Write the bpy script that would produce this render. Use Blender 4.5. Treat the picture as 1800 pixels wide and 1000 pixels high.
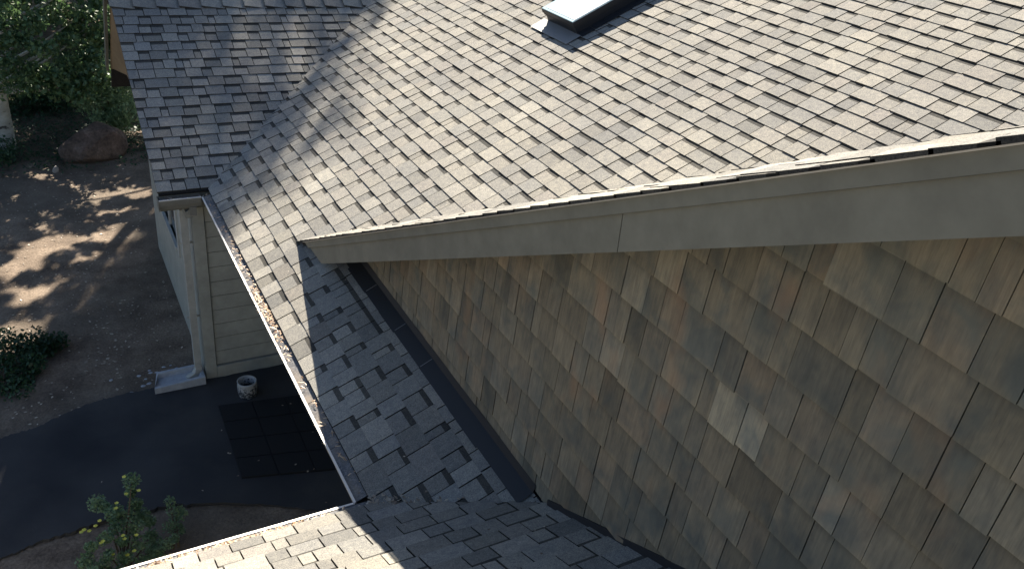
import bpy, bmesh, math, random
import numpy as np
from mathutils import Vector, Matrix
random.seed(7); rng = np.random.default_rng(7)
for o in list(bpy.data.objects): bpy.data.objects.remove(o)
S = bpy.context.scene; C = S.collection

# ------------------------------------------------------------ camera, sky, sun, exposure
H = 5.6                                            # eye height above the ground; x right along the wing, y away, z up
cam = bpy.data.objects.new('camera', bpy.data.cameras.new('camera')); C.objects.link(cam)
F = 1477.19; cam.data.sensor_width = 36; cam.data.lens = F / 1800 * 36
cam.data.clip_start = 0.05; cam.data.clip_end = 500
Rm = Matrix(((0.87587376, -0.15570643, 0.45672822), (-0.4720695, -0.47260201, 0.74417587), (0.09997771, -0.86741158, -0.48744396)))
m4 = Matrix.Identity(4)
for i in range(3):
    m4[i][0] = Rm[i][0]; m4[i][1] = -Rm[i][1]; m4[i][2] = -Rm[i][2]
m4[2][3] = H
cam.matrix_world = m4; S.camera = cam
SUN = Vector((.48, 1, .926)).normalized()
elev = math.asin(SUN.z); azim = math.atan2(SUN.x, SUN.y)
w = bpy.data.worlds.new('World'); S.world = w; w.use_nodes = True
nt = w.node_tree; sky = nt.nodes.new('ShaderNodeTexSky'); sky.sky_type = 'NISHITA'; sky.sun_disc = False
sky.sun_elevation = elev; sky.sun_rotation = azim; sky.ozone_density = 2.2; sky.dust_density = .6
nt.links.new(sky.outputs[0], nt.nodes['Background'].inputs[0]); nt.nodes['Background'].inputs[1].default_value = 0.052
sl = bpy.data.lights.new('sun', 'SUN'); sl.energy = 5; sl.angle = math.radians(.53); sl.color = (1, .92, .79)
so = bpy.data.objects.new('sun', sl); C.objects.link(so); so.rotation_euler = (-SUN).to_track_quat('-Z', 'Y').to_euler()
S.view_settings.view_transform = 'Standard'; S.view_settings.look = 'None'; S.view_settings.exposure = 1.76; S.view_settings.gamma = 1

def D(u, v):                                       # helper for design only: ground point under a pixel of the photograph
    r = Rm @ Vector((u - 900, v - 500, F)); return r * (-H / r.z)

# ------------------------------------------------------------ materials
def mat(name, base, rough=.8, nodes=None, metallic=0, spec=.3):
    m = bpy.data.materials.new(name); m.use_nodes = True; b = m.node_tree.nodes['Principled BSDF']
    b.inputs['Base Color'].default_value = (*base, 1); b.inputs['Roughness'].default_value = rough
    b.inputs['Metallic'].default_value = metallic; b.inputs['Specular IOR Level'].default_value = spec
    if nodes: nodes(m.node_tree, b)
    return m
class N:
    def __init__(s, t): s.t = t; s.pos = t.nodes.new('ShaderNodeNewGeometry').outputs['Position']
    def noise(s, sc, det=3, vec=None, rough=.5, dist=0):
        n = s.t.nodes.new('ShaderNodeTexNoise'); n.inputs['Scale'].default_value = sc; n.inputs['Detail'].default_value = det
        n.inputs['Roughness'].default_value = rough; n.inputs['Distortion'].default_value = dist
        s.t.links.new(vec or s.pos, n.inputs['Vector']); return n.outputs['Fac']
    def map(s, scale, vec=None):
        n = s.t.nodes.new('ShaderNodeMapping'); n.inputs['Scale'].default_value = scale; s.t.links.new(vec or s.pos, n.inputs['Vector']); return n.outputs[0]
    def ramp(s, fac, pts):
        n = s.t.nodes.new('ShaderNodeValToRGB'); e = n.color_ramp.elements
        while len(e) < len(pts): e.new(.5)
        for q, (p, c) in zip(e, pts): q.position = p; q.color = (*c, 1) if len(c) == 3 else c
        s.t.links.new(fac, n.inputs[0]); return n.outputs[0]
    def mix(s, a, b, fac, mode='MIX'):
        n = s.t.nodes.new('ShaderNodeMix'); n.data_type = 'RGBA'; n.blend_type = mode
        for k, v in ((0, fac), (6, a), (7, b)):
            if isinstance(v, (int, float)): n.inputs[k].default_value = v
            elif isinstance(v, tuple): n.inputs[k].default_value = (*v, 1)
            else: s.t.links.new(v, n.inputs[k])
        return n.outputs[2]
    def attr(s, name):
        n = s.t.nodes.new('ShaderNodeAttribute'); n.attribute_name = name; return n.outputs['Fac']
    def remap(s, v, lo, hi, a, b):
        n = s.t.nodes.new('ShaderNodeMapRange'); s.t.links.new(v, n.inputs[0])
        for k, x in zip((1, 2, 3, 4), (lo, hi, a, b)): n.inputs[k].default_value = x
        return n.outputs[0]
    def bump(s, h, b, st=.3, dist=.01):
        n = s.t.nodes.new('ShaderNodeBump'); n.inputs['Strength'].default_value = st; n.inputs['Distance'].default_value = dist
        s.t.links.new(h, n.inputs['Height']); s.t.links.new(n.outputs[0], b.inputs['Normal'])
def shingle_nodes(t, b):
    n = N(t); hue = n.attr('tint'); val = n.attr('shade')
    c = n.ramp(hue, [(0, (.208, .207, .196)), (.3, (.238, .232, .213)), (.6, (.266, .256, .228)), (.82, (.236, .224, .205)), (1, (.29, .282, .254))])
    sp = n.noise(210, 2, rough=.9); c = n.mix(c, n.ramp(sp, [(.3, (.45, .45, .46)), (.5, (1, 1, 1)), (.72, (1.7, 1.62, 1.5))]), 1, 'MULTIPLY')
    g2 = n.noise(75, 3, rough=.8); c = n.mix(c, n.ramp(g2, [(.35, (.86, .86, .87)), (.65, (1.13, 1.12, 1.09))]), 1, 'MULTIPLY')
    g = n.noise(28, 4, rough=.65); c = n.mix(c, n.ramp(g, [(.3, (.84, .84, .86)), (.7, (1.14, 1.12, 1.08))]), 1, 'MULTIPLY')
    st = n.noise(1.1, 5); c = n.mix(c, n.ramp(st, [(.35, (.88, .88, .9)), (.65, (1.08, 1.07, 1.05))]), 1, 'MULTIPLY')
    c = n.mix(c, val, 1, 'MULTIPLY')
    t.links.new(c, b.inputs['Base Color']); n.bump(sp, b, .55, .004)
M = {}
M['shingle'] = mat('asphalt_shingle', (.25, .24, .22), .93, shingle_nodes, spec=.15)
def shake_nodes(t, b):
    n = N(t); hue = n.attr('tint'); val = n.attr('shade')
    c = n.ramp(hue, [(0, (.165, .147, .12)), (.25, (.185, .165, .134)), (.5, (.208, .186, .15)), (.7, (.18, .17, .148)), (.88, (.2, .165, .13)), (1, (.225, .207, .17))])
    v1 = n.map((1, 26, 2.4)); gr = n.noise(4, 4, v1, .6); c = n.mix(c, n.ramp(gr, [(.3, (.8, .8, .81)), (.7, (1.16, 1.15, 1.13))]), 1, 'MULTIPLY')
    fg = n.noise(9, 3, n.map((1, 30, 1)), .7); c = n.mix(c, n.ramp(fg, [(.28, (.78, .77, .76)), (.42, (1, 1, 1)), (.7, (1.05, 1.05, 1.04))]), 1, 'MULTIPLY')
    bl = n.noise(4.5, 3, n.map((1, 1.3, 1)), .55, .6); c = n.mix(c, (.11, .12, .118), n.remap(bl, .46, .68, 0, .85))
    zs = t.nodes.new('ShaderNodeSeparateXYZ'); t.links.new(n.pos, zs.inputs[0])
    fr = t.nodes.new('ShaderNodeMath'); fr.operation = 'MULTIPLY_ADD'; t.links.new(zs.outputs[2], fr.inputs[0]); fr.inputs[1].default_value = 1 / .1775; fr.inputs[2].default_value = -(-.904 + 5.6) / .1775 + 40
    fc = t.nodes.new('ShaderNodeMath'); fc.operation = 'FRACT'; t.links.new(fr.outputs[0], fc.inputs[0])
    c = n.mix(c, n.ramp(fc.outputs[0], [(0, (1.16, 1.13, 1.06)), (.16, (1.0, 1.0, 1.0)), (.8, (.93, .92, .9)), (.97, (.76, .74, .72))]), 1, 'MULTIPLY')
    c = n.mix(c, (1.06, 1.01, .9), 1, 'MULTIPLY')
    b2_ = n.noise(9, 4, n.map((1, 1.6, .8)), .6); c = n.mix(c, n.ramp(b2_, [(.35, (.8, .82, .84)), (.6, (1.08, 1.07, 1.03))]), 1, 'MULTIPLY')
    og = n.noise(3.1, 2, n.map((2, 1.6, 1.1)), .5); c = n.mix(c, (.34, .19, .1), n.remap(og, .62, .82, 0, .5))
    c = n.mix(c, val, 1, 'MULTIPLY')
    t.links.new(c, b.inputs['Base Color']); n.bump(gr, b, .22, .004)
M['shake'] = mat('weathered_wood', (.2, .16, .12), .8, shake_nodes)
def paint(name, col, sc=1.0, streak=True):
    def f(t, b):
        n = N(t); a = n.noise(6 * sc, 5, rough=.65); g = n.noise(14, 3, n.map((1, 1, 1)))
        c = n.mix(tuple(x * .82 for x in col), tuple(min(x * 1.12, 1) for x in col), n.remap(a, .3, .7, 0, 1))
        c = n.mix(c, n.ramp(g, [(.3, (.96, .96, .95)), (.7, (1.03, 1.03, 1.03))]), 1, 'MULTIPLY')
        t.links.new(c, b.inputs['Base Color']); n.bump(g, b, .08, .003)
    return mat(name, col, .62, f)
M['trim'] = paint('taupe_trim_paint', (.165, .157, .125))
M['siding'] = paint('greige_siding_paint', (.36, .355, .31))
M['frame'] = paint('window_frame_paint', (.42, .41, .37))
M['tan'] = paint('tan_board', (.24, .17, .1))
M['lip'] = mat('worn_aluminium_lip', (.62, .6, .56), .45, metallic=.35)
M['gutter'] = paint('gutter_enamel', (.2, .19, .16), streak=False)
M['dark'] = mat('black_flashing_and_gap', (.022, .023, .026), .55)
def deckn(t, b):
    n = N(t); a = n.noise(60, 3); t.links.new(n.ramp(a, [(.3, (.01, .01, .011)), (.7, (.03, .029, .028))]), b.inputs['Base Color'])
M['deck'] = mat('roofing_felt', (.02, .02, .02), .95, deckn)
M['metal_dark'] = mat('dark_bronze_cladding', (.035, .037, .042), .4, metallic=.4)
M['apron'] = mat('grey_flashing_metal', (.2, .2, .2), .6, metallic=.2)
def skyglass(t, b):
    n = N(t); a = n.noise(9, 5, rough=.7); t.links.new(n.ramp(a, [(.3, (.62, .66, .68)), (.65, (.82, .84, .84))]), b.inputs['Base Color'])
    t.links.new(n.remap(a, .3, .7, .08, .3), b.inputs['Roughness'])
M['skyglass'] = mat('sky_reflection_glazing', (.75, .78, .8), .12, skyglass, spec=.8)  # pale base colour stands in for the sky mirrored in the glass
M['skyedge'] = mat('bluish_glazing_edge', (.42, .55, .6), .15, spec=.8)
M['glass'] = mat('window_glass', (.02, .025, .025), .03, spec=1.0); M['glass'].node_tree.nodes['Principled BSDF'].inputs['IOR'].default_value = 2.0
def dirt(t, b):
    n = N(t); a = n.noise(2.2, 6, rough=.6); f = n.noise(40, 4, rough=.7); l = n.noise(.5, 3)
    c = n.ramp(a, [(.28, (.085, .062, .046)), (.5, (.18, .136, .1)), (.72, (.29, .225, .168))])
    c = n.mix(c, n.ramp(f, [(.3, (.55, .53, .5)), (.55, (1, 1, 1)), (.75, (1.45, 1.4, 1.3))]), 1, 'MULTIPLY')
    c = n.mix(c, (.1, .085, .065), n.remap(l, .45, .65, 0, .6))
    t.links.new(c, b.inputs['Base Color']); n.bump(f, b, .7, .02)
M['dirt'] = mat('dry_garden_soil', (.2, .15, .11), .95, dirt)
def asph(t, b):
    n = N(t); a = n.noise(1.2, 5); f = n.noise(150, 2, rough=.8)
    du = n.noise(.8, 6, rough=.7)
    c = n.ramp(a, [(.3, (.022, .023, .026)), (.7, (.055, .053, .052))]); c = n.mix(c, n.ramp(f, [(.3, (.6, .6, .6)), (.7, (1.5, 1.5, 1.5))]), 1, 'MULTIPLY')
    c = n.mix(c, (.1, .085, .07), n.remap(du, .52, .75, 0, .4)); t.links.new(c, b.inputs['Base Color']); n.bump(f, b, .5, .005)
M['asphalt'] = mat('driveway_asphalt', (.04, .04, .042), .88, asph)
M['rubber'] = mat('black_rubber', (.012, .012, .013), .8)
def conc(t, b):
    n = N(t); a = n.noise(12, 5, rough=.7); t.links.new(n.ramp(a, [(.3, (.3, .31, .33)), (.7, (.45, .46, .48))]), b.inputs['Base Color']); n.bump(a, b, .3, .005)
M['concrete'] = mat('pale_concrete', (.4, .4, .42), .85, conc)
def rockn(t, b):
    n = N(t); a = n.noise(5, 6, rough=.7); f = n.noise(26, 4)
    c = n.ramp(a, [(.3, (.05, .037, .03)), (.55, (.12, .088, .07)), (.75, (.2, .16, .135))]); c = n.mix(c, n.ramp(f, [(.3, (.7, .7, .7)), (.7, (1.25, 1.2, 1.2))]), 1, 'MULTIPLY')
    t.links.new(c, b.inputs['Base Color']); n.bump(a, b, .8, .05)
M['rock'] = mat('reddish_rock', (.2, .15, .12), .9, rockn)
def potn(t, b):
    n = N(t); a = n.noise(34, 4, rough=.75); z = t.nodes.new('ShaderNodeSeparateXYZ'); t.links.new(n.pos, z.inputs[0])
    hi = n.remap(z.outputs[2], .08, .2, 0, .16)
    ad = t.nodes.new('ShaderNodeMath'); ad.operation = 'ADD'; t.links.new(a, ad.inputs[0]); t.links.new(hi, ad.inputs[1])
    t.links.new(n.ramp(ad.outputs[0], [(.5, (.025, .03, .04)), (.56, (.36, .36, .35))]), b.inputs['Base Color'])
M['rockpale'] = mat('pale_rock', (.26, .24, .22), .9)
M['pot'] = mat('speckled_glaze', (.5, .5, .5), .5, potn)
def leafm(name, lo, hi, tr=.35):
    m = bpy.data.materials.new(name); m.use_nodes = True; t = m.node_tree; b = t.nodes['Principled BSDF']; n = N(t)
    c = n.mix(lo, hi, n.attr('tint')); t.links.new(c, b.inputs['Base Color']); b.inputs['Roughness'].default_value = .5
    tl = t.nodes.new('ShaderNodeBsdfTranslucent'); t.links.new(c, tl.inputs[0]); mx = t.nodes.new('ShaderNodeMixShader'); mx.inputs[0].default_value = tr
    t.links.new(b.outputs[0], mx.inputs[1]); t.links.new(tl.outputs[0], mx.inputs[2]); t.links.new(mx.outputs[0], t.nodes['Material Output'].inputs[0]); return m
M['aspen'] = leafm('aspen_leaf', (.04, .085, .035), (.15, .23, .09))
M['shrubleaf'] = leafm('shrub_leaf', (.09, .17, .08), (.26, .36, .19))
M['darkleaf'] = leafm('dark_leaf', (.015, .045, .02), (.05, .11, .045))
M['grass'] = leafm('grass_blade', (.04, .08, .02), (.16, .22, .06))
M['yellow'] = leafm('yellow_petal', (.6, .55, .05), (.8, .75, .12), .2)
M['litter'] = leafm('dry_leaf', (.14, .1, .07), (.5, .42, .32), .1)
M['needle'] = leafm('dry_needle', (.25, .13, .06), (.7, .5, .3), .1)
def barkn(t, b):
    n = N(t); a = n.noise(3, 5, n.map((1, 1, 3)), .7); t.links.new(n.ramp(a, [(.34, (.05, .045, .04)), (.42, (.34, .32, .26)), (.7, (.48, .46, .4))]), b.inputs['Base Color']); n.bump(a, b, .4, .02)
M['bark'] = mat('pale_aspen_bark', (.4, .38, .33), .85, barkn)
M['twig'] = mat('brown_twig', (.1, .075, .05), .9)

# ------------------------------------------------------------ object helpers
def tag(o, label=None, cat=None, group=None, kind=None):
    for k, v in (('label', label), ('category', cat), ('group', group), ('kind', kind)):
        if v: o[k] = v
    return o
def empty(name, loc, label, cat, group=None):
    o = bpy.data.objects.new(name, None); C.objects.link(o); o.location = loc; o.empty_display_size = .2
    o['_w'] = 0; del o['_w']; WLOC[o.name] = Vector(loc); return tag(o, label, cat, group)
WLOC = {}
def obj(name, verts, faces, m, parent=None, attrs=None, smooth=False, loc=None):
    """verts are world coordinates; the object's origin goes to its parent (or to loc)"""
    off = WLOC[parent.name] if parent else Vector(loc or (0, 0, 0))
    V = np.asarray(verts, dtype=float).reshape(-1, 3) - np.array(off)
    me = bpy.data.meshes.new(name); me.from_pydata(V.tolist(), [], faces)
    ms = m if isinstance(m, (list, tuple)) else [m]
    for x in ms: me.materials.append(x)
    if attrs:
        for k, a in attrs.items():
            if k == 'mat': me.polygons.foreach_set('material_index', a); continue
            at = me.attributes.new(k, 'FLOAT', 'FACE'); at.data.foreach_set('value', a)
    if smooth: me.polygons.foreach_set('use_smooth', [True] * len(me.polygons))
    me.update(); o = bpy.data.objects.new(name, me); C.objects.link(o)
    WLOC[o.name] = off
    if parent: o.parent = parent
    else: o.location = off
    return o
class MB:
    def __init__(s): s.v = []; s.f = []; s.t = []
    def add(s, v, f, t=None):
        k = len(s.v); s.v += [tuple(x) for x in v]; s.f += [tuple(i + k for i in q) for q in f]; s.t += [t if t is not None else random.random()] * len(f); return s
    def box(s, x0, x1, y0, y1, z0, z1):
        return s.add([(x0, y0, z0), (x1, y0, z0), (x1, y1, z0), (x0, y1, z0), (x0, y0, z1), (x1, y0, z1), (x1, y1, z1), (x0, y1, z1)],
                     [(0, 3, 2, 1), (4, 5, 6, 7), (0, 1, 5, 4), (1, 2, 6, 5), (2, 3, 7, 6), (3, 0, 4, 7)])
    def prism(s, poly, d):                         # poly: 3d points, d: extrusion vector
        n = len(poly); d = Vector(d); v = [Vector(p) for p in poly] + [Vector(p) + d for p in poly]
        return s.add(v, [tuple(range(n)), tuple(reversed(range(n, 2 * n)))] + [(i, i + n, (i + 1) % n + n, (i + 1) % n) for i in range(n)])
    def tube(s, pts, r, seg=8, cap=True, sx=1, sy=1, square=False):
        pts = [Vector(p) for p in pts]; rr = r if isinstance(r, (list, tuple)) else [r] * len(pts); k = len(s.v); n = len(pts)
        for i, p in enumerate(pts):
            d = (pts[min(i + 1, n - 1)] - pts[max(i - 1, 0)]).normalized(); a = d.cross(Vector((0, 1, 0)) if abs(d.y) < .9 else Vector((1, 0, 0))).normalized(); b = d.cross(a)
            for j in range(seg):
                t = 2 * math.pi * (j + (.5 if square else 0)) / seg; s.v.append(tuple(p + a * math.cos(t) * rr[i] * sx + b * math.sin(t) * rr[i] * sy))
        fs = [(k + i * seg + j, k + i * seg + (j + 1) % seg, k + (i + 1) * seg + (j + 1) % seg, k + (i + 1) * seg + j) for i in range(n - 1) for j in range(seg)]
        if cap: fs += [tuple(k + j for j in range(seg)), tuple(k + (n - 1) * seg + j for j in reversed(range(seg)))]
        s.f += fs; s.t += [random.random()] * len(fs); return s
    def build(s, name, m, parent=None, smooth=False, loc=None): return obj(name, s.v, s.f, m, parent, {'tint': s.t}, smooth, loc)

# ------------------------------------------------------------ measured house geometry (z relative to the eye, + H)
xg, zg, yg, y4 = 1.1558, -3.3564, 3.2547, 7.4673
t1, t2, t4, t5 = .4915, .5103, .5015, .5300
kf = .004; k5 = .032                                        # upper surface of the gable roof: z = k5 - t5*y
xr, xw, yridge = 1.6294, 1.8981, 9.93
z1 = lambda x: zg + t1 * (x - xg); z2 = lambda y: zg + t2 * (yg - y); z4 = lambda y: zg + t4 * (y - y4); z5 = lambda y: k5 - t5 * y
v2 = lambda x: yg - t1 / t2 * (x - xg)             # valley main/near roof (y)
v4 = lambda x: y4 + t1 / t4 * (x - xg)             # valley main/wing roof (y)
v5 = lambda x: (k5 - z1(x)) / t5                   # valley main/gable roof (y)

house = empty('house', (1.5, 5, 0), 'large house with grey brown shingled roofs and a wood shingled upper wall', 'house')

def clip(poly, a, b, c):                           # keep a*u+b*v <= c
    out = []
    for i in range(len(poly)):
        p, q = poly[i], poly[(i + 1) % len(poly)]; dp = a * p[0] + b * p[1] - c; dq = a * q[0] + b * q[1] - c
        if dp <= 0: out.append(p)
        if (dp < 0 < dq) or (dq < 0 < dp):
            t = dp / (dp - dq); out.append((p[0] + (q[0] - p[0]) * t, p[1] + (q[1] - p[1]) * t))
    return out
def area(p): return abs(sum(p[i][0] * p[(i + 1) % len(p)][1] - p[(i + 1) % len(p)][0] * p[i][1] for i in range(len(p)))) / 2
def screen_area(pts):
    uv = []
    for p in pts:
        c = Rm.transposed() @ (Vector(p) - Vector((0, 0, H)))
        if c.z < .1: return 0
        uv.append((max(-60, min(1860, 900 + F * c.x / c.z)), max(-60, min(1060, 500 + F * c.y / c.z))))
    cx = sum(a for a, _ in uv) / len(uv); cy = sum(b for _, b in uv) / len(uv)
    if not (-5 < cx < 1805 and -5 < cy < 1005): return 0
    return area(uv)
def cells(fr, regions, v0, E, vmax, u0, u1, seed, style, specials=(), var=lambda v: True, bt=.0112):
    """fr(u,v,h)->world point. regions: list of lists of (a,b,c) half planes (convex). Returns tabs (verts, faces, tint, shade, screen size)."""
    R = random.Random(seed); out = []; nrow = int((vmax - v0) / E) + 1
    for r in range(nrow):
        va = v0 + r * E; vb = va + E; u = u0 - R.random() * .3; tooth = R.random() < .5; left = 0
        while u < u1:
            if style == 'roof':
                if tooth: wd = R.choice((.12, .14, .15, .16, .17, .19, .22))
                else: wd = R.choice((.07, .1, .12, .14, .16, .18))
                hT = .0042 if tooth else .0018
                but, top, gap, jit = bt, .003, .0036, R.uniform(-.0006, .0006)
                strong = var(va); tint = R.random() ** 1.1 if tooth else R.random() * .7; val = (R.uniform(.72, 1.14) if strong else R.choice((R.uniform(.94, 1.03), R.uniform(.94, 1.03), R.uniform(.84, 1.08)))) * (1 if tooth else .95)
            else:
                wd = R.choice((.07, .08, .1, .11, .12, .13, .14, .16, .21)); hT = R.uniform(0, .004); but, top, gap, jit = .015, .006, R.choice((.0009, .0014, .0014, .002)), 0
                tint = R.random(); val = R.choice((R.uniform(.86, 1.06), R.uniform(.86, 1.06), R.uniform(.66, 1.18)))
                for (su, sr, sv, st) in specials:
                    if sr == r and u <= su < u + wd: val = sv; tint = st
            ue = u + wd; jv = R.uniform(-.0018, .0018) if style == 'roof' else R.choice((0, 0, R.uniform(-.004, .008)))
            rect = [(u + gap, va + jv), (ue - gap, va + jv + R.uniform(-.002, .002)), (ue - gap, vb + .012), (u + gap, vb + .012)]
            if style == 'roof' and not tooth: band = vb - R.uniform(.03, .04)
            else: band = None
            V = []; Fc = []; T = []; Sh = []; curl = [R.uniform(-.0016, .0022) for _ in range(2)]
            for reg in regions:
                p = rect
                for a, b, c in reg:
                    p = clip(p, a, b, c)
                    if len(p) < 3: break
                if len(p) < 3 or area(p) < 2e-5: continue
                parts = [(p, 1)]
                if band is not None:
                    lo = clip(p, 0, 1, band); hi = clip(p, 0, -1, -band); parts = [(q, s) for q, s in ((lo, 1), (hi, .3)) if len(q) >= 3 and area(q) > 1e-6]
                for q, s in parts:
                    def hh(pt):
                        f = 1 - (pt[1] - va) / E; g = (pt[0] - u) / wd
                        return hT + jit + top + (but - top) * f + (curl[0] * (1 - g) + curl[1] * g) * max(f, 0)
                    k = len(V); n = len(q); V += [fr(a, b, hh((a, b))) for a, b in q] + [fr(a, b, -.004) for a, b in q]
                    Fc.append(tuple(range(k, k + n))); T.append(tint); Sh.append(val * s)
                    for i in range(n):
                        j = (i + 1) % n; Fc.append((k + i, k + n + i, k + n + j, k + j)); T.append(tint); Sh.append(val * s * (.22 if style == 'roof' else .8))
            if V: out.append((V, Fc, T, Sh, screen_area([V[i] for i in range(len(Fc[0]))])))
            u = ue; tooth = not tooth if R.random() < .86 else tooth
    return out
ROOF = []                                         # (slope object, tabs)
def slope(name, fr, regions, polys, **kw):
    mb = MB()
    for p in polys: mb.prism([fr(a, b, -.004) for a, b in p], Vector(fr(0, 0, -.03)) - Vector(fr(0, 0, 0)))
    deck = mb.build(name, M['deck'], house); t = cells(fr, regions, **kw); ROOF.append((deck, t)); return deck
def frame(O, eu, ev):
    O, eu, ev = Vector(O), Vector(eu).normalized(), Vector(ev).normalized(); n = eu.cross(ev); n = n if n.z > 0 or abs(n.z) < 1e-6 else -n
    return lambda u, v, h: tuple(O + eu * u + ev * v + n * h)
# main roof: u = y, v = slope distance from x = xg
c1 = 1 / math.hypot(1, t1)
f1 = frame((xg, 0, zg + H), (0, 1, 0), (1, 0, t1))
X1 = lambda x: (x - xg) / c1
sv0 = X1(1.232)
# half planes in (u=y, v): x = xg + v*c1
def hp_y_gt(lam_a, lam_b):                         # y > lam_a + lam_b*x
    return (-1, lam_b * c1, -(lam_a + lam_b * xg))
def hp_y_lt(a, b): return (1, -b * c1, a + b * xg)
val2 = (v2(0), v2(1) - v2(0)); val4 = (v4(0), v4(1) - v4(0)); val5 = (v5(0), v5(1) - v5(0))
regA = [hp_y_gt(*val2), hp_y_lt(*val4), (0, 1, X1(xw - .012))]
regB1 = [(0, -1, -X1(xw - .012)), hp_y_gt(val5[0] - .02, val5[1]), hp_y_lt(*val4), (1, 0, yridge)]
regB2 = [(0, -1, -X1(3.4)), (-1, 0, -yridge), hp_y_gt(val5[0] - .02, val5[1])]
xw_, xe = xw, 8.6
A_poly = [(v2(xg), X1(xg + .07)), (v4(xg), X1(xg + .07)), (v4(xw_), X1(xw_)), (v2(xw_), X1(xw_))]
B_poly = [(v5(xw_), X1(xw_)), (v4(xw_), X1(xw_)), (v4(3.66), X1(3.66)), (14.5, X1(3.66)), (14.5, X1(xe)), (v5(xe), X1(xe))]
main = slope('main_roof', f1, [regA, regB1, regB2], [A_poly, B_poly], v0=sv0, E=.143, vmax=X1(8.4), u0=-.4, u1=12.2, seed=11, style='roof', var=lambda v: v < X1(1.7))
# near roof: u = x, v = slope distance from y = yg toward the viewer
c2 = 1 / math.hypot(1, t2); f2 = frame((0, yg, zg + H), (1, 0, 0), (0, -1, t2)); Y2 = lambda y: (yg - y) / c2
# region y < v2(x) -> y = yg - v*c2 ; x <= xw
near_reg = [(t1 / t2, -c2, t1 / t2 * xg), (1, 0, xw - .004)]
near = slope('near_roof', f2, [near_reg], [[(-4, Y2(yg - .07)), (xg, Y2(yg - .07)), (xw, Y2(v2(xw))), (xw, Y2(-1)), (-4, Y2(-1))]], v0=Y2(3.165), E=.143, vmax=Y2(-.6), u0=-3, u1=xw, seed=5, style='roof')
# left wing roof: u = x, v = slope distance from y4 going away
c4 = 1 / math.hypot(1, t4); f4 = frame((0, y4, zg + H), (1, 0, 0), (0, 1, t4)); Y4 = lambda y: (y - y4) / c4
xl = .80
wing_reg = [(-1, 0, -(xl - .012)), (t4 * 0 + 1, -c4 * t4 / t1, xg)]
# y > v4(x): x < xg + (y-y4)*t4/t1
wing = slope('wing_roof', f4, [wing_reg], [[(xl, Y4(y4 + .08)), (xg + .08 * t4 / t1, Y4(y4 + .08)), (xg + (yridge - y4) * t4 / t1, Y4(yridge)), (xl, Y4(yridge))]], v0=Y4(7.56), E=.132, vmax=Y4(yridge - .02), u0=.7, u1=3.8, seed=23, style='roof')
# gable roof seen almost edge on
c5 = 1 / math.hypot(1, t5); f5b = frame((0, 0, kf + H + .008), (1, 0, 0), (0, -1, t5)); f5 = lambda u, v, h: f5b(u, v, h + .024 * min(1, max(0, (u - 1.6) / .24)))
# y = -v*c5 ; y < v5(x)+.02
g_reg = [(-1, 0, -(xr - .028)), (-val5[1], -c5, val5[0] + .015)]
gable = slope('gable_roof', f5, [g_reg], [[(xr - .004, -v5(xr) / c5), (8.3, -v5(8.3) / c5), (8.3, 2.6), (xr - .004, 2.6)]], v0=-5.95 / c5, E=.143, vmax=1.4, u0=1.5, u1=4.6, seed=31, style='roof', bt=.007)
# rear slopes that only the sun sees
MB().prism([(xl, yridge, z4(yridge) + H), (4, yridge, z4(yridge) + H), (4, 11.4, z4(yridge) + H - 1.35), (xl, 11.4, z4(yridge) + H - 1.35)], (0, 0, -.03)).build('rear_wing_slope', M['deck'], house)
MB().prism([(8.58, -1, z1(8.6) + H - .02), (8.58, 14.5, z1(8.6) + H - .02), (12, 14.5, z1(8.6) + H - 1.7), (12, -1, z1(8.6) + H - 1.7)], (0, 0, -.03)).build('rear_main_slope', M['deck'], house)

alltabs = sorted(((t[4], i, j) for i, (d, ts) in enumerate(ROOF) for j, t in enumerate(ts)), reverse=True)
keep = {(i, j) for a, i, j in alltabs[:300] if a > 0}
for i, (deck, ts) in enumerate(ROOF):
    V, Fc, T, Sh = [], [], [], []
    for j, (v, f, t, s, a) in enumerate(ts):
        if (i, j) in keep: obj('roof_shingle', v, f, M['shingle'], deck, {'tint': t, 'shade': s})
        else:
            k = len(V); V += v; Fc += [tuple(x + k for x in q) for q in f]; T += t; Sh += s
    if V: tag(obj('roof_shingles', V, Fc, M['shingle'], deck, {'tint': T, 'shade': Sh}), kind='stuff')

# ridge caps along the wing ridge
zr = z4(yridge) + H + .02
x = .77; k = 0
while x < 3.9:
    wdt = .222; a, b = .02, .012
    pts = []
    for (xx, h) in ((x, .026), (x + wdt + .02, -.004)):
        pts += [(xx, yridge - .15, zr - .15 * t4 + h - .006), (xx, yridge - .02, zr - .003 + h), (xx, yridge + .02, zr - .003 + h), (xx, yridge + .13, zr - .12 + h)]
    v = pts + [(p[0], p[1], p[2] - .012) for p in pts]
    f = [(0, 4, 5, 1), (1, 5, 6, 2), (2, 6, 7, 3), (0, 1, 9, 8), (1, 2, 10, 9), (2, 3, 11, 10), (0, 8, 12, 4), (4, 12, 13, 5), (5, 13, 14, 6), (6, 14, 15, 7)]
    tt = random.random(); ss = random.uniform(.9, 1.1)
    obj('ridge_cap', v, f, M['shingle'], wing, {'tint': [tt] * 10, 'shade': [ss] * 3 + [ss * .2] * 7}); x += wdt + .006; k += 1

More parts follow.
